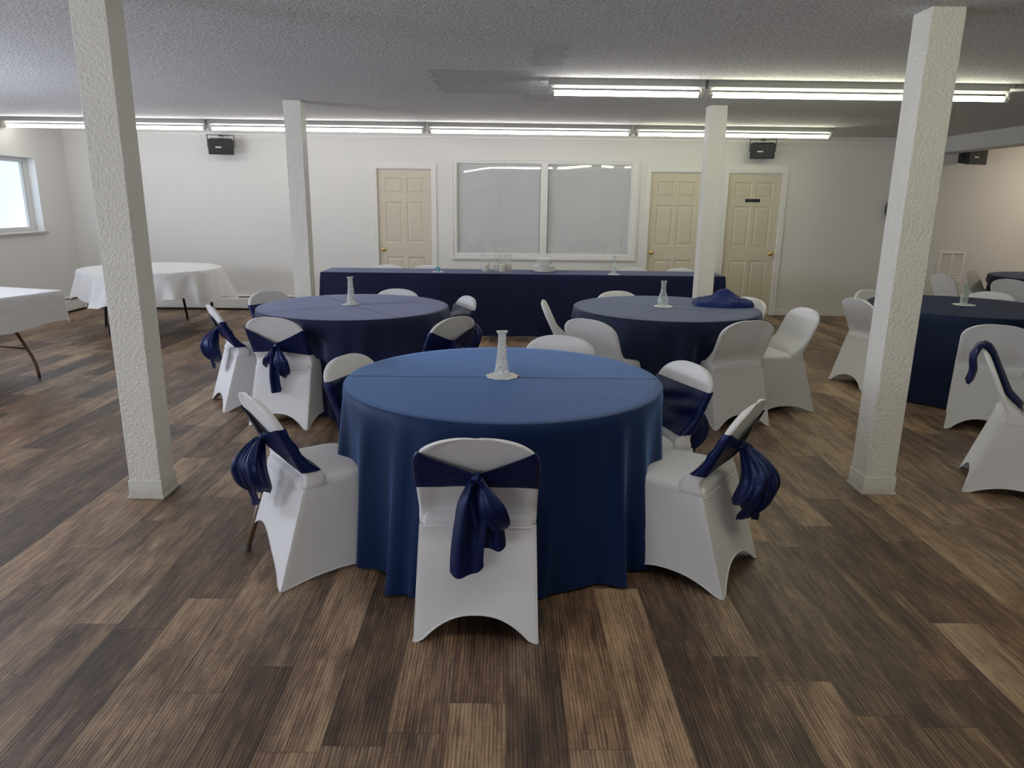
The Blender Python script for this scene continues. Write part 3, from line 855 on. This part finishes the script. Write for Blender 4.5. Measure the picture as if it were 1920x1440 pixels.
T1, T2, T3, T4, T5 = (0.0, 3.386), (-1.219, 5.805), (1.343, 5.905), (4.03, 6.2), (7.0, 9.0)
G1, G2, G3, G4 = 'chairs around the front navy table', 'chairs around the back left navy table', 'chairs around the back right navy table', 'chairs around the navy table behind the right pillar'
chair(-.094, 2.345, .02, 1, 'white covered chair seen squarely from behind with navy bow, nearest the camera', G1, 'bow_centre')
chair(-1.06, 2.878, .801, .598, 'white covered chair with one bare tan leg, left of the front navy table', G1, 'bow_a', True)
chair(1.054, 2.84, -.815, .58, 'white covered chair side-on with dark navy bow, right of the front navy table', G1, 'bow_c')
chair(-.85, 3.70, .92, -.40, 'white covered chair facing us at the back left of the front navy table', G1, 'bow_b', top=True)
chair(.985, 3.60, -.93, -.36, 'white covered chair with wide navy sash facing us, back right of the front navy table', G1, 'bow_a', top=True)
chair(.366, 4.36, -.34, -.94, 'white chair whose top edge rises behind the front navy table, right of its vase', G1, None, top=True)
chair(-2.263, 5.48, .85, .527, 'white covered chair seen edge-on with navy bow, leftmost at the back left navy table', G2, 'bow_a')
chair(-1.622, 4.93, .229, .973, 'white covered chair seen from behind with navy bow, front of the back left navy table', G2, 'bow_b')
chair(-2.139, 6.43, .83, -.56, 'white chair with navy sash front, behind the back left table by the heater', G2, 'bow_a', top=True)
chair(-.983, 6.694, -.26, -.97, 'white chair whose top peeks over the far rim of the back left navy table', G2, None, top=True)
chair(-.293, 6.204, -.92, -.4, 'white chair with plain navy sash front, right of the back left navy table', G2, 'bow_c', top=True)
chair(-.329, 5.036, -.76, .65, 'white chair turned away with navy bow, front right of the back left navy table', G2, 'bow_c', top=True)
chair(1.045, 6.714, .34, -.94, 'white chair whose top peeks over the far rim of the back right navy table', G3, None, top=True)
chair(.312, 5.974, 1, -.08, 'plain white chair seen edge-on, left of the back right navy table', G3, None, top=True)
chair(.584, 5.0, .64, .77, 'plain white chair seen from behind, front left of the back right navy table', G3, None, top=True)
chair(1.764, 5.01, -.284, .959, 'plain white chair seen from behind, front right of the back right navy table', G3, None)
chair(2.44, 5.68, -.98, -.17, 'plain white chair facing left with seat showing, right of the back right navy table', G3, None)
chair(2.209, 6.344, -.89, -.45, 'plain white chair behind the crumpled navy cloth on the back right table', G3, None, top=True)
chair(3.145, 6.35, .975, .22, 'plain white chair seen from behind, just left of the nearest right pillar', G4, None)
chair(3.602, 7.082, .43, -.88, 'plain white chair facing us, its left edge showing beside the right pillar', G4, None, top=True)
chair(3.49, 4.935, .5, .87, 'plain white chair seen from behind, right of the nearest right pillar', G4, None)
draped = chair(2.785, 4.035, .867, -.5, 'white chair at the right edge with a loose navy sash over its back', 'chairs at the right edge', None)
chair(4.82, 7.0, -.7, -.72, 'plain white chair peeking over the table behind the right pillar, right of the glass tumbler', G4, None, top=True)
chair(5.41, 8.89, .97, .1, 'plain white chair seen edge-on in front of the wall vent', 'chairs around the far right table', None, top=True)
chair(6.162, 9.5, .6, -.8, 'plain white chair against the wall, right of the vent', 'chairs around the far right table', None, top=True)
chair(5.87, 8.28, .85, .5, 'grey-shaded white chair in front of the far right dark table', 'chairs around the far right table', None, top=True)
for x, lab in ((-1.50, 'white chair top peeking over the long navy table, leftmost of four'), (-.985, 'white chair top behind the long navy table, left of the blue based vase'),
               (1.66, 'white chair top behind the long navy table, just right of the interior window'), (2.27, 'white chair top behind the long navy table, beside the back right pillar')):
    chair(x, 9.30, 0.0, -1, lab, 'chairs behind the long navy table', None, top=True)

# ------------------------------------------------------------------ tables and cloths
def drape(outline, ztop, drop, nrow, offs, center=None, edge_r=.012, zmin=None):
    """outline: [(x,y,nx,ny)] ; drop(i) length; offs(i, d, dl)-> outward offset ; returns MB"""
    n = len(outline); rows = []
    cx = sum(p[0] for p in outline) / n; cy = sum(p[1] for p in outline) / n
    for s_ in (.25, .5, .75, .93):
        rows.append([(lerp(cx, x, s_), lerp(cy, y, s_), ztop) for x, y, _, _ in outline])
    for a in (0, 30, 60):
        a = a * PI / 180
        rows.append([(x - nx * edge_r * (1 - sin(a)), y - ny * edge_r * (1 - sin(a)), ztop - edge_r * (1 - cos(a))) for x, y, nx, ny in outline])
    for k in range(1, nrow + 1):
        row = []
        for i, (x, y, nx, ny) in enumerate(outline):
            dl = drop(i); d = dl * k / nrow; o = offs(i, d, dl)
            row.append((x + nx * o, y + ny * o, ztop - edge_r * .6 - d))
        rows.append(row)
    mb = MB(); mb.grid(rows, True, True, False); return mb

def circle(R, n): return [(R * cos(2 * PI * i / n), R * sin(2 * PI * i / n), cos(2 * PI * i / n), sin(2 * PI * i / n)) for i in range(n)]
def folds(seed, n, sig=(.045, .085)):
    rnd = random.Random(seed); out = []
    for k in range(n):
        out.append(((k + rnd.uniform(-.28, .28)) * 2 * PI / n, rnd.uniform(*sig), rnd.uniform(.55, 1.1), rnd.uniform(-.12, .12)))
    def F(th, d):
        s_ = 0
        for c_, sg, am, sl in out:
            dd = (th - c_ - sl * d + PI) % (2 * PI) - PI
            s_ += am * math.exp(-(dd / sg) ** 2)
        return s_
    return F
def keep_behind_backs(mb, ox, oy):
    near = [c_ for c_ in CHAIRS if (c_[0] - ox) ** 2 + (c_[1] - oy) ** 2 < 1.7]
    out = []
    for x, y, z in mb.v:
        for hx, hy, fx, fy in near:
            rx, ry = x + ox - hx, y + oy - hy
            lx = rx * fy - ry * fx; ly = rx * fx + ry * fy
            if -.4 < ly < .06 and abs(lx) < .34 and z < .68:
                p = (.06 - ly) * (1 - sstep(.23, .34, abs(lx))) * (1 - sstep(.54, .68, z)); x += fx * p; y += fy * p
        out.append((x, y, z))
    mb.v = out
def leg_frame(e, m, pts, r=.0125):
    c = MB(); c.tube(pts, r, 10); o = c.build('leg', m, e, True); return o

def round_table(cx, cy, tl, cl, seed, matc, nf=20, R=.765, fl=1.0):
    e = empty('round_table', (cx, cy, 0), 0, tl, 'table', 'round tables under navy cloths')
    c = MB(); c.lathe([(.0, .728), (R - .02, .728), (R - .012, .732), (R - .012, .748), (R - .02, .752), (0, .752)], 64); c.build('tabletop', M['tabletop'], e)
    for sx in (-1, 1):
        for sy in (-1, 1):
            leg_frame(e, M['blackmetal'], [(sx * .26, sy * .2, .005), (sx * .26, sy * .2, .728)])
    n = 240; F = folds(seed, nf); ol = circle(R, n)
    def offs(i, d, dl):
        th = 2 * PI * i / n
        k = d / .74
        return .003 + fl * (.024 * k + (.115 * k ** 1.1 + .006 * sstep(0, .12, k)) * (F(th, d) - .36))
    mb = drape(ol, .762, lambda i: .742, 20, offs)
    keep_behind_backs(mb, cx, cy)
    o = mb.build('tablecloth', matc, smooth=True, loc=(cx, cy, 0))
    tag(o, cl, 'tablecloth', 'navy round tablecloths')
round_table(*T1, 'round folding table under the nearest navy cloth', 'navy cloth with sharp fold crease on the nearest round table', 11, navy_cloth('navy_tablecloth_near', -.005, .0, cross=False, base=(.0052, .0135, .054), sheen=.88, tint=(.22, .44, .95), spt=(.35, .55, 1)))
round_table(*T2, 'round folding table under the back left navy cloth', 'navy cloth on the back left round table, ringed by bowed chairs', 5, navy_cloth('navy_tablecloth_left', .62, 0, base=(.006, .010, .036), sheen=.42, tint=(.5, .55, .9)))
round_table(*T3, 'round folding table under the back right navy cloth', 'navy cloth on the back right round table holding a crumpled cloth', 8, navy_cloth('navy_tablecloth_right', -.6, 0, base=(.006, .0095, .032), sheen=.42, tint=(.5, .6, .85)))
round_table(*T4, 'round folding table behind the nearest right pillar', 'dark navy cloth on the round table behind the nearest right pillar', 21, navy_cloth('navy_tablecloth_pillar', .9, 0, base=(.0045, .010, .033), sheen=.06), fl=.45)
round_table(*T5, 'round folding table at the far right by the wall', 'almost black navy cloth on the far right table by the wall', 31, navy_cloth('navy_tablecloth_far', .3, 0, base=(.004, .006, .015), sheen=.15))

# long head table (two units under one cloth)
def rect_outline(w, l, rad, step):
    pts = []; hx, hy = w / 2, l / 2
    def seg(x0, y0, x1, y1, nx, ny):
        ln = sqrt((x1 - x0) ** 2 + (y1 - y0) ** 2); k = max(2, int(ln / step))
        for i in range(k + 1): pts.append((lerp(x0, x1, i / k), lerp(y0, y1, i / k), nx, ny))
    def arc(cx, cy, a0):
        for k in range(1, 8):
            a = (a0 + k * 90 / 8) * PI / 180; pts.append((cx + rad * cos(a), cy + rad * sin(a), cos(a), sin(a)))
    seg(-hx + rad, -hy, hx - rad, -hy, 0, -1); arc(hx - rad, -hy + rad, -90)
    seg(hx, -hy + rad, hx, hy - rad, 1, 0); arc(hx - rad, hy - rad, 0)
    seg(hx - rad, hy, -hx + rad, hy, 0, 1); arc(-hx + rad, hy - rad, 90)
    seg(-hx, hy - rad, -hx, -hy + rad, -1, 0); arc(-hx + rad, -hy + rad, 180)
    return pts
HX0, HX1, HY0, HY1 = -2.20, 2.66, 8.60, 9.21
for k, (xa, xb, nm) in enumerate(((HX0, .22, 'left half'), (.24, HX1, 'right half'))):
    e = empty('folding_table', ((xa + xb) / 2, (HY0 + HY1) / 2, 0), 0, 'long folding table under the head table cloth, ' + nm, 'table', 'folding tables under the long navy cloth')
    w = xb - xa
    c = MB(); c.box((-w / 2 + .01, -.29, .715), (w / 2 - .01, .29, .75)); c.build('tabletop', M['tabletop'], e, bevel=.006)
    for sx in (-1, 1):
        for sy in (-1, 1): leg_frame(e, M['blackmetal'], [(sx * (w / 2 - .3), sy * .22, .005), (sx * (w / 2 - .3), sy * .22, .715)])
ol = rect_outline(HX1 - HX0, HY1 - HY0, .02, .035)
rnd = random.Random(4)
fr = [(rnd.uniform(-2.4, 2.4), rnd.uniform(.03, .09), rnd.uniform(.3, 1)) for _ in range(26)]
def offs(i, d, dl):
    x, y, nx, ny = ol[i]; cornr = 1 if abs(nx) > .05 and abs(ny) > .05 else 0
    s_ = sum(a * math.exp(-((x - c_) / w) ** 2) for c_, w, a in fr) if ny < -.5 else .3
    return .003 + .02 * d + .016 * d * s_ + .07 * d * cornr * (abs(nx * ny) * 2)
def dropf(i): return .742 if (ol[i][3] <= .5) else .16
mb = drape(ol, .762, dropf, 14, offs)
tag(mb.build('tablecloth', navy_cloth('navy_head_tablecloth', 0, 0, crease=False, base=(.0065, .0085, .034), sheen=.35, tint=(.5, .55, .9)), smooth=True, loc=((HX0 + HX1) / 2, (HY0 + HY1) / 2, 0)),
    'navy cloth reaching the floor on the long head table below the interior window', 'tablecloth')

# white-clothed tables at left
def white_round():
    cx, cy, R = -4.32, 8.87, .80
    e = empty('round_table', (cx, cy, 0), 0, 'round folding table with black legs under wrinkled white cloth, by the left corner', 'table')
    c = MB(); c.lathe([(0, .722), (R - .02, .722), (R - .008, .728), (R - .008, .746), (R - .02, .752), (0, .752)], 64); c.build('tabletop', M['tabletop'], e)
    for px, py, tx, ty in ((-.72, .14, -.66, .14), (.07, .70, .03, .62), (.56, .40, .50, .36), (-.30, -.55, -.28, -.5)):
        o = leg_frame(e, M['blackmetal'], [(px, py, .004), (tx, ty, .72)], .016)
        c = MB(); c.tube([(px, py, .001), (px + (tx - px) * .03, py + (ty - py) * .03, .03)], .019, 10); c.build('foot_cap', M['rubber'], o)
    n = 200; a0 = .70; ol2 = circle(R, n); F = folds(9, 13, (.07, .16))
    def drop(i):
        th = 2 * PI * i / n - a0
        h = 1.12 / max(abs(cos(th)), abs(sin(th))); return max(.25, min(.37, h - R)) * .95 + .025 * sin(9 * th) + .012 * sin(23 * th)
    def of(i, d, dl):
        th = 2 * PI * i / n; c4 = max(0, cos(4 * (th - a0 - PI / 4)))
        return .004 + .20 * d + .36 * d * (F(th, d) - .4) + .42 * d * c4 + .012 * sin(23 * th + 9 * d) * min(1, d / .15)
    mb = drape(ol2, .766, drop, 12, of)
    tag(mb.build('tablecloth', M['linen'], smooth=True, loc=(cx, cy, 0)), 'rumpled white cloth with ragged hem on the round table near the left corner', 'tablecloth')
white_round()
def white_rect():
    rz = -.285; cx, cy = -4.65, 5.80
    e = empty('folding_table', (cx, cy, 0), rz, 'rectangular folding table with brown bent legs under white cloth, at left edge', 'table')
    c = MB(); c.box((-.375, -.91, .722), (.375, .91, .752)); c.build('tabletop', M['tabletop'], e, bevel=.006)
    for sy in (-1, 1):
        yy = sy * .62
        for sx in (-1, 1):
            leg_frame(e, M['brownmetal'], [(sx * .30, yy, .004), (sx * .295, yy, .05), (sx * .285, yy, .12), (sx * .25, yy, .2), (sx * .17, yy, .32), (sx * .10, yy, .42), (sx * .075, yy, .47), (sx * .07, yy, .54), (sx * .07, yy, .72)], .0135)
        c = MB(); c.tube([(-.215, yy, .265), (.215, yy, .265)], .008, 8); c.build('cross_brace', M['brownmetal'], e, True)
    ol3 = rect_outline(.765, 1.85, .03, .04); rn = random.Random(3)
    def of(i, d, dl):
        x, y, nx, ny = ol3[i]; cr = abs(nx * ny) * 2
        return .004 + .02 * d + .03 * d * cr + .05 * d * (sin(9.0 * (x + y) + 1) * .5 + .3 * sin(21 * (x - y)))
    mb = drape(ol3, .766, lambda i: .275 + .02 * sin(5 * ol3[i][1]) + .03 * abs(ol3[i][2] * ol3[i][3]) * 2, 10, of)
    o = mb.build('tablecloth', M['linen'], smooth=True, loc=(cx, cy, 0)); o.rotation_euler = (0, 0, rz)
    tag(o, 'white cloth with short drop on the rectangular table at the left edge', 'tablecloth')
white_rect()

# ------------------------------------------------------------------ things on the tables
TZ = .7625
def doily(x, y, r, label, seed=0):
    mb = MB(); n = 72; rows = []
    for s_, z in ((.12, .0016), (.6, .0016), (.92, .002), (1.0, .0028), (1.0, .0006)):
        rows.append([((r * s_ * (1 + (.05 * sin(9 * t * 2 * PI / n + seed) + .02 * sin(18 * t * 2 * PI / n)) * sstep(.6, 1, s_))) * cos(t * 2 * PI / n),
                      (r * s_ * (1 + (.05 * sin(9 * t * 2 * PI / n + seed)) * sstep(.6, 1, s_))) * sin(t * 2 * PI / n), z) for t in range(n)])
    mb.grid(rows, True, True, True)
    tag(mb.build('doily', M['doily'], loc=(x, y, TZ - .0002)), label, 'doily', 'white doilies under the vases')
def vase(x, y, prof, m, label, sq=0, n=28, z=TZ + .0028, name='bud_vase'):
    mb = MB(); inner = [(max(.002, r - .0035), zz) for r, zz in reversed(prof) if zz > .012] + [(.001, .012)]
    mb.lathe([(.001, 0)] + prof + inner, n, sq=sq)
    o = mb.build(name, m, smooth=True, loc=(x, y, z)); tag(o, label, 'vase', 'glass bud vases'); flat_smooth(o, .7); return o
flare = [(.042, 0), (.042, .004), (.037, .012), (.031, .05), (.026, .09), (.022, .14), (.0195, .172), (.021, .177), (.0195, .182), (.019, .20), (.021, .208), (.027, .217), (.028, .22)]
doily(-.006, 3.418, .078, 'white scalloped doily under the cut glass vase on the front table')
vase(-.008, 3.42, flare, M['cutglass'], 'tall flared cut glass bud vase on the nearest navy table', .55, 32)
doily(-1.262, 5.88, .072, 'white doily under the vase on the back left navy table', 1)
vase(-1.26, 5.885, flare, M['cutglass'], 'flared cut glass bud vase on the back left navy table', .55, 32)
bulb = [(.036, 0), (.038, .01), (.043, .03), (.044, .045), (.038, .075), (.026, .105), (.020, .13), (.0185, .165), (.021, .19), (.0235, .21)]
doily(1.335, 5.95, .078, 'white doily under the round-bellied vase, back right navy table', 2)
vase(1.328, 5.955, bulb, M['clearglass'], 'round-bellied clear bud vase on the back right navy table', .0, 30)
doily(4.07, 6.262, .09, 'white doily under the straight glass on the table behind the right pillar', 3)
cyl = [(.030, 0), (.031, .004), (.031, .18), (.0315, .185)]
vase(4.066, 6.268, cyl, M['greenglass'], 'straight cylindrical glass vase on the table behind the right pillar')
c = MB(); c.lathe([(.001, .012), (.0268, .012), (.0268, .085), (.001, .085)], 24)
tag(c.build('vase_water', M['clearglass'], smooth=True, loc=(4.066, 6.268, TZ + .003)), 'clear water in the straight glass vase', 'water')
# head table
doily(-.81, 8.79, .072, 'pale doily under the blue based vase on the long navy table', 4)
mb = MB(); mb.lathe([(.001, 0), (.028, 0), (.03, .008), (.024, .02), (.032, .035), (.032, .048), (.02, .058), (.001, .058)], 24)
e = empty('bud_vase', (-.81, 8.79, TZ + .003), 0, 'thin clear vase with turquoise base on the long navy table', 'vase', 'glass bud vases')
mb.build('vase_base', M['blueglass'], e, True)['label'] = 'turquoise glass base'
mb = MB(); mb.lathe([(.016, .058), (.015, .10), (.013, .15), (.013, .2), (.016, .215), (.013, .212), (.011, .2), (.011, .06)], 20); mb.build('vase_neck', M['clearglass'], e, True)
def hurricane(x, y, pos, wide=.047):
    mb = MB(); r = wide
    mb.lathe([(.001, 0), (r * .9, 0), (r * .94, .012), (r * .85, .02), (r, .03), (r, .2), (r * 1.1, .225), (r * 1.06, .224), (r * .95, .2), (r * .95, .03), (.001, .024)], 26)
    tag(mb.build('candle_glass', M['hurricane'], smooth=True, loc=(x, y, TZ + .0005)), 'clear hurricane glass on the long navy table, ' + pos, 'candle holder', 'hurricane glasses on the long table')
    e = empty('pillar_candle', (x, y, TZ + .0255), 0, 'short white pillar candle inside the hurricane glass, ' + pos, 'candle', 'candles on the long table')
    mb = MB(); mb.lathe([(.001, 0), (.036, 0), (.037, .002), (.037, .084), (.034, .088), (.02, .086), (.001, .085)], 24); mb.build('wax_body', M['wax'], e, True)
    mb = MB(); mb.tube([(0, 0, .084), (.001, 0, .098)], .0012, 6); mb.build('wick', M['dark'], e)
hurricane(-.228, 8.665, 'standing alone at left')
hurricane(-.088, 8.725, 'left of the group of three')
hurricane(-.028, 8.62, 'front of the group of three')
hurricane(.044, 8.725, 'right of the group of three')
def plate(x, y, z, r, label, group):
    mb = MB(); mb.lathe([(.001, .0), (r * .62, 0), (r * .72, .004), (r * .96, .009), (r, .0095), (r, .0172), (r * .93, .0160), (r * .7, .0065), (r * .6, .003), (.001, .003)], 40)
    tag(mb.build('plate', M['plate'], smooth=True, loc=(x, y, z)), label, 'plate', group)
ordw = ['bottom', 'second from the bottom', 'third from the bottom', 'fourth from the bottom', 'fifth from the bottom', 'sixth from the bottom', 'seventh from the bottom', 'topmost']
for k in range(8): plate(.49 + .002 * sin(k * 2), 8.92, TZ + .0005 + k * .0085, .128, 'large white paper plate, %s of the lower stack' % ordw[k], 'large plates stacked on the long table')
for k in range(8): plate(.49 + .002 * cos(k * 2.4), 8.92, TZ + .0785 + k * .0095, .093, 'small white paper plate, %s of the upper stack' % ordw[k], 'small plates stacked on the large ones')
doily(1.325, 8.70, .076, 'white doily under the trumpet vase on the long navy table', 5)
vase(1.322, 8.70, [(.036, 0), (.036, .005), (.030, .02), (.022, .06), (.014, .13), (.0125, .18), (.016, .205), (.032, .218), (.033, .22)], M['clearglass'], 'clear trumpet vase on the long navy table, right of the plates')

# crumpled navy cloth on the back right table
def crumpled():
    rnd = random.Random(12); nx_, ny_ = 56, 40; rows = []
    W2, H2 = .255, .20
    import mathutils
    def hgt(u, v):
        e_ = (1 - abs(u) ** 3.5) * (1 - abs(v) ** 3)
        p = mathutils.Vector((u * 2.1, v * 1.6, 3.1))
        n_ = mathutils.noise.noise(p) * .5 + .5 * abs(mathutils.noise.noise(p * 2.1))
        rid = .5 + .5 * sin(7 * (v + .25 * u) + 2.2 * mathutils.noise.noise(p * 1.3) * 2)
        pk = math.exp(-(((u - .05) / .38) ** 2 + ((v - .35) / .45) ** 2))
        return max(0, e_) ** .32 * (.042 + .045 * max(0, n_) + .016 * rid + .070 * pk)
    for j in range(ny_ + 1):
        v = -1 + 2 * j / ny_; row = []
        for i in range(nx_ + 1):
            u = -1 + 2 * i / nx_
            k = 1 + .12 * mathutils.noise.noise(mathutils.Vector((u * 1.5, v * 1.5, 7)))
            row.append((u * W2 * k * (1 - .22 * v * v), v * H2 * k * (1 - .25 * u * u) + .02 * u, .0015 + hgt(u, v)))
        rows.append(row)
    mb = MB().grid(rows)
    edge = [rows[0][i] for i in range(nx_ + 1)] + [rows[j][-1] for j in range(1, ny_ + 1)] + [rows[-1][i] for i in range(nx_ - 1, -1, -1)] + [rows[j][0] for j in range(ny_ - 1, 0, -1)]
    mb.add(edge, [tuple(range(len(edge)))])
    o = mb.build('crumpled_cloth', M['satin_bright'], smooth=True, loc=(1.875, 6.08, TZ)); o.rotation_euler = (0, 0, -.2)
    tag(o, 'crumpled pile of navy satin cloth on the back right round table', 'cloth')
M['satin_bright'] = satin(); M['satin_bright'].name = 'royal_navy_satin'; bsdf(M['satin_bright']).inputs['Base Color'].default_value = (.009, .019, .11, 1); bsdf(M['satin_bright']).inputs['Roughness'].default_value = .55; bsdf(M['satin_bright']).inputs['Specular IOR Level'].default_value = .3
crumpled()

# loose sash over the chair at the right edge
def loose_sash():
    e = draped
    o_ = Matrix.Translation(e.location) @ Matrix.Rotation(e.rotation_euler[2], 4, 'Z')
    def P(x, y, z): return tuple(o_ @ Vector((x, y, z)))
    mb = MB()
    # centre line in chair frame: front side hang -> over the top -> back side hang
    xc = -.03
    path = []
    zt = TOPZ + .012
    for t in range(8): z = lerp(.40, TOPZ - .02, t / 7); path.append((xc + .05 - .05 * t / 7, yb(max(z, .5)) + bth(max(z, .5)) + .018, z))
    path += [(xc, yb(TOPZ) + .034, zt + .002), (xc, yb(TOPZ) + .012, zt + .014), (xc, yb(TOPZ) - .014, zt + .004)]
    for t in range(1, 9):
        z = lerp(TOPZ - .02, .585, t / 8); path.append((xc - .015 * t / 8, yb(TOPZ) - .032 - .006 * sin(t), z))
    n = len(path); rows = []
    for i, (x, y, z) in enumerate(path):
        q = i / (n - 1); w = .085 + .03 * abs(q - .45) * 2; row = []
        a, b2 = path[max(0, i - 1)], path[min(n - 1, i + 1)]
        d = Vector((0, b2[1] - a[1], b2[2] - a[2])).normalized(); nrm = Vector((0, -d.z, d.y))
        for k in range(18):
            t = k * 2 * PI / 18; th = .019 * (1 + .35 * sin(3 * t + q * 5))
            if i in (0, n - 1): th *= .4
            row.append(P(x + w / 2 * cos(t), y + nrm.y * th * sin(t), z + nrm.z * th * sin(t)))
        rows.append(row)
    mb.grid(rows, True, True, True)
    # short second fold beside it at the back
    rows = []
    for i in range(9):
        t = i / 8; z = lerp(TOPZ - .0, .69, t); w = .03 + .03 * sin(PI * t)
        rows.append([P(xc + .055 + w / 2 * cos(a * PI / 6), yb(TOPZ) - .018 - .012 * sin(PI * t) + .01 * sin(a * PI / 6), z) for a in range(12)])
    mb.grid(rows, True, True, True)
    tag(mb.build('loose_sash', M['satin'], smooth=True), 'loose navy satin sash slung over the chair at the right edge', 'sash')
loose_sash()

# ------------------------------------------------------------------ light
def area(name, loc, rot, sx, sy, power, color):
    l = bpy.data.lights.new(name, 'AREA'); l.shape = 'RECTANGLE'; l.size = sx; l.size_y = sy; l.energy = power; l.color = color
    o = bpy.data.objects.new(name, l); COL.objects.link(o); o.location = loc; o.rotation_euler = rot; return o
for i, (y0, y1, z0, z1) in enumerate(lw):
    area('window_daylight', (XL - .10, (y0 + y1) / 2, (z0 + z1) / 2), (0, -PI / 2 - (0 if i == 0 else .38), 0), z1 - z0 - .1, y1 - y0 - .1, (3.0, 125, 80, 30)[i], (.6, .76, 1.0) if i == 0 else (.80, .86, 1.0))
# added unseen fill light behind the camera, then the lamp in the right bay
area('rear_fill_light', (-4.1, YB + .05, 1.45), (PI / 2, 0, 0), 3.6, 1.9, 45, (.92, .95, 1.0))
area('bay_lamp', (7.9, 9.3, 2.2), (PI * .25, 0, 0), .5, .3, 10, (1.0, .82, .6))
w = bpy.data.worlds.new('world'); S.world = w; w.use_nodes = True
w.node_tree.nodes['Background'].inputs[0].default_value = (.75, .86, 1, 1); w.node_tree.nodes['Background'].inputs[1].default_value = .6
S.view_settings.view_transform = 'Standard'
S.view_settings.look = 'None'
S.view_settings.exposure = .13
S.view_settings.gamma = 1.10
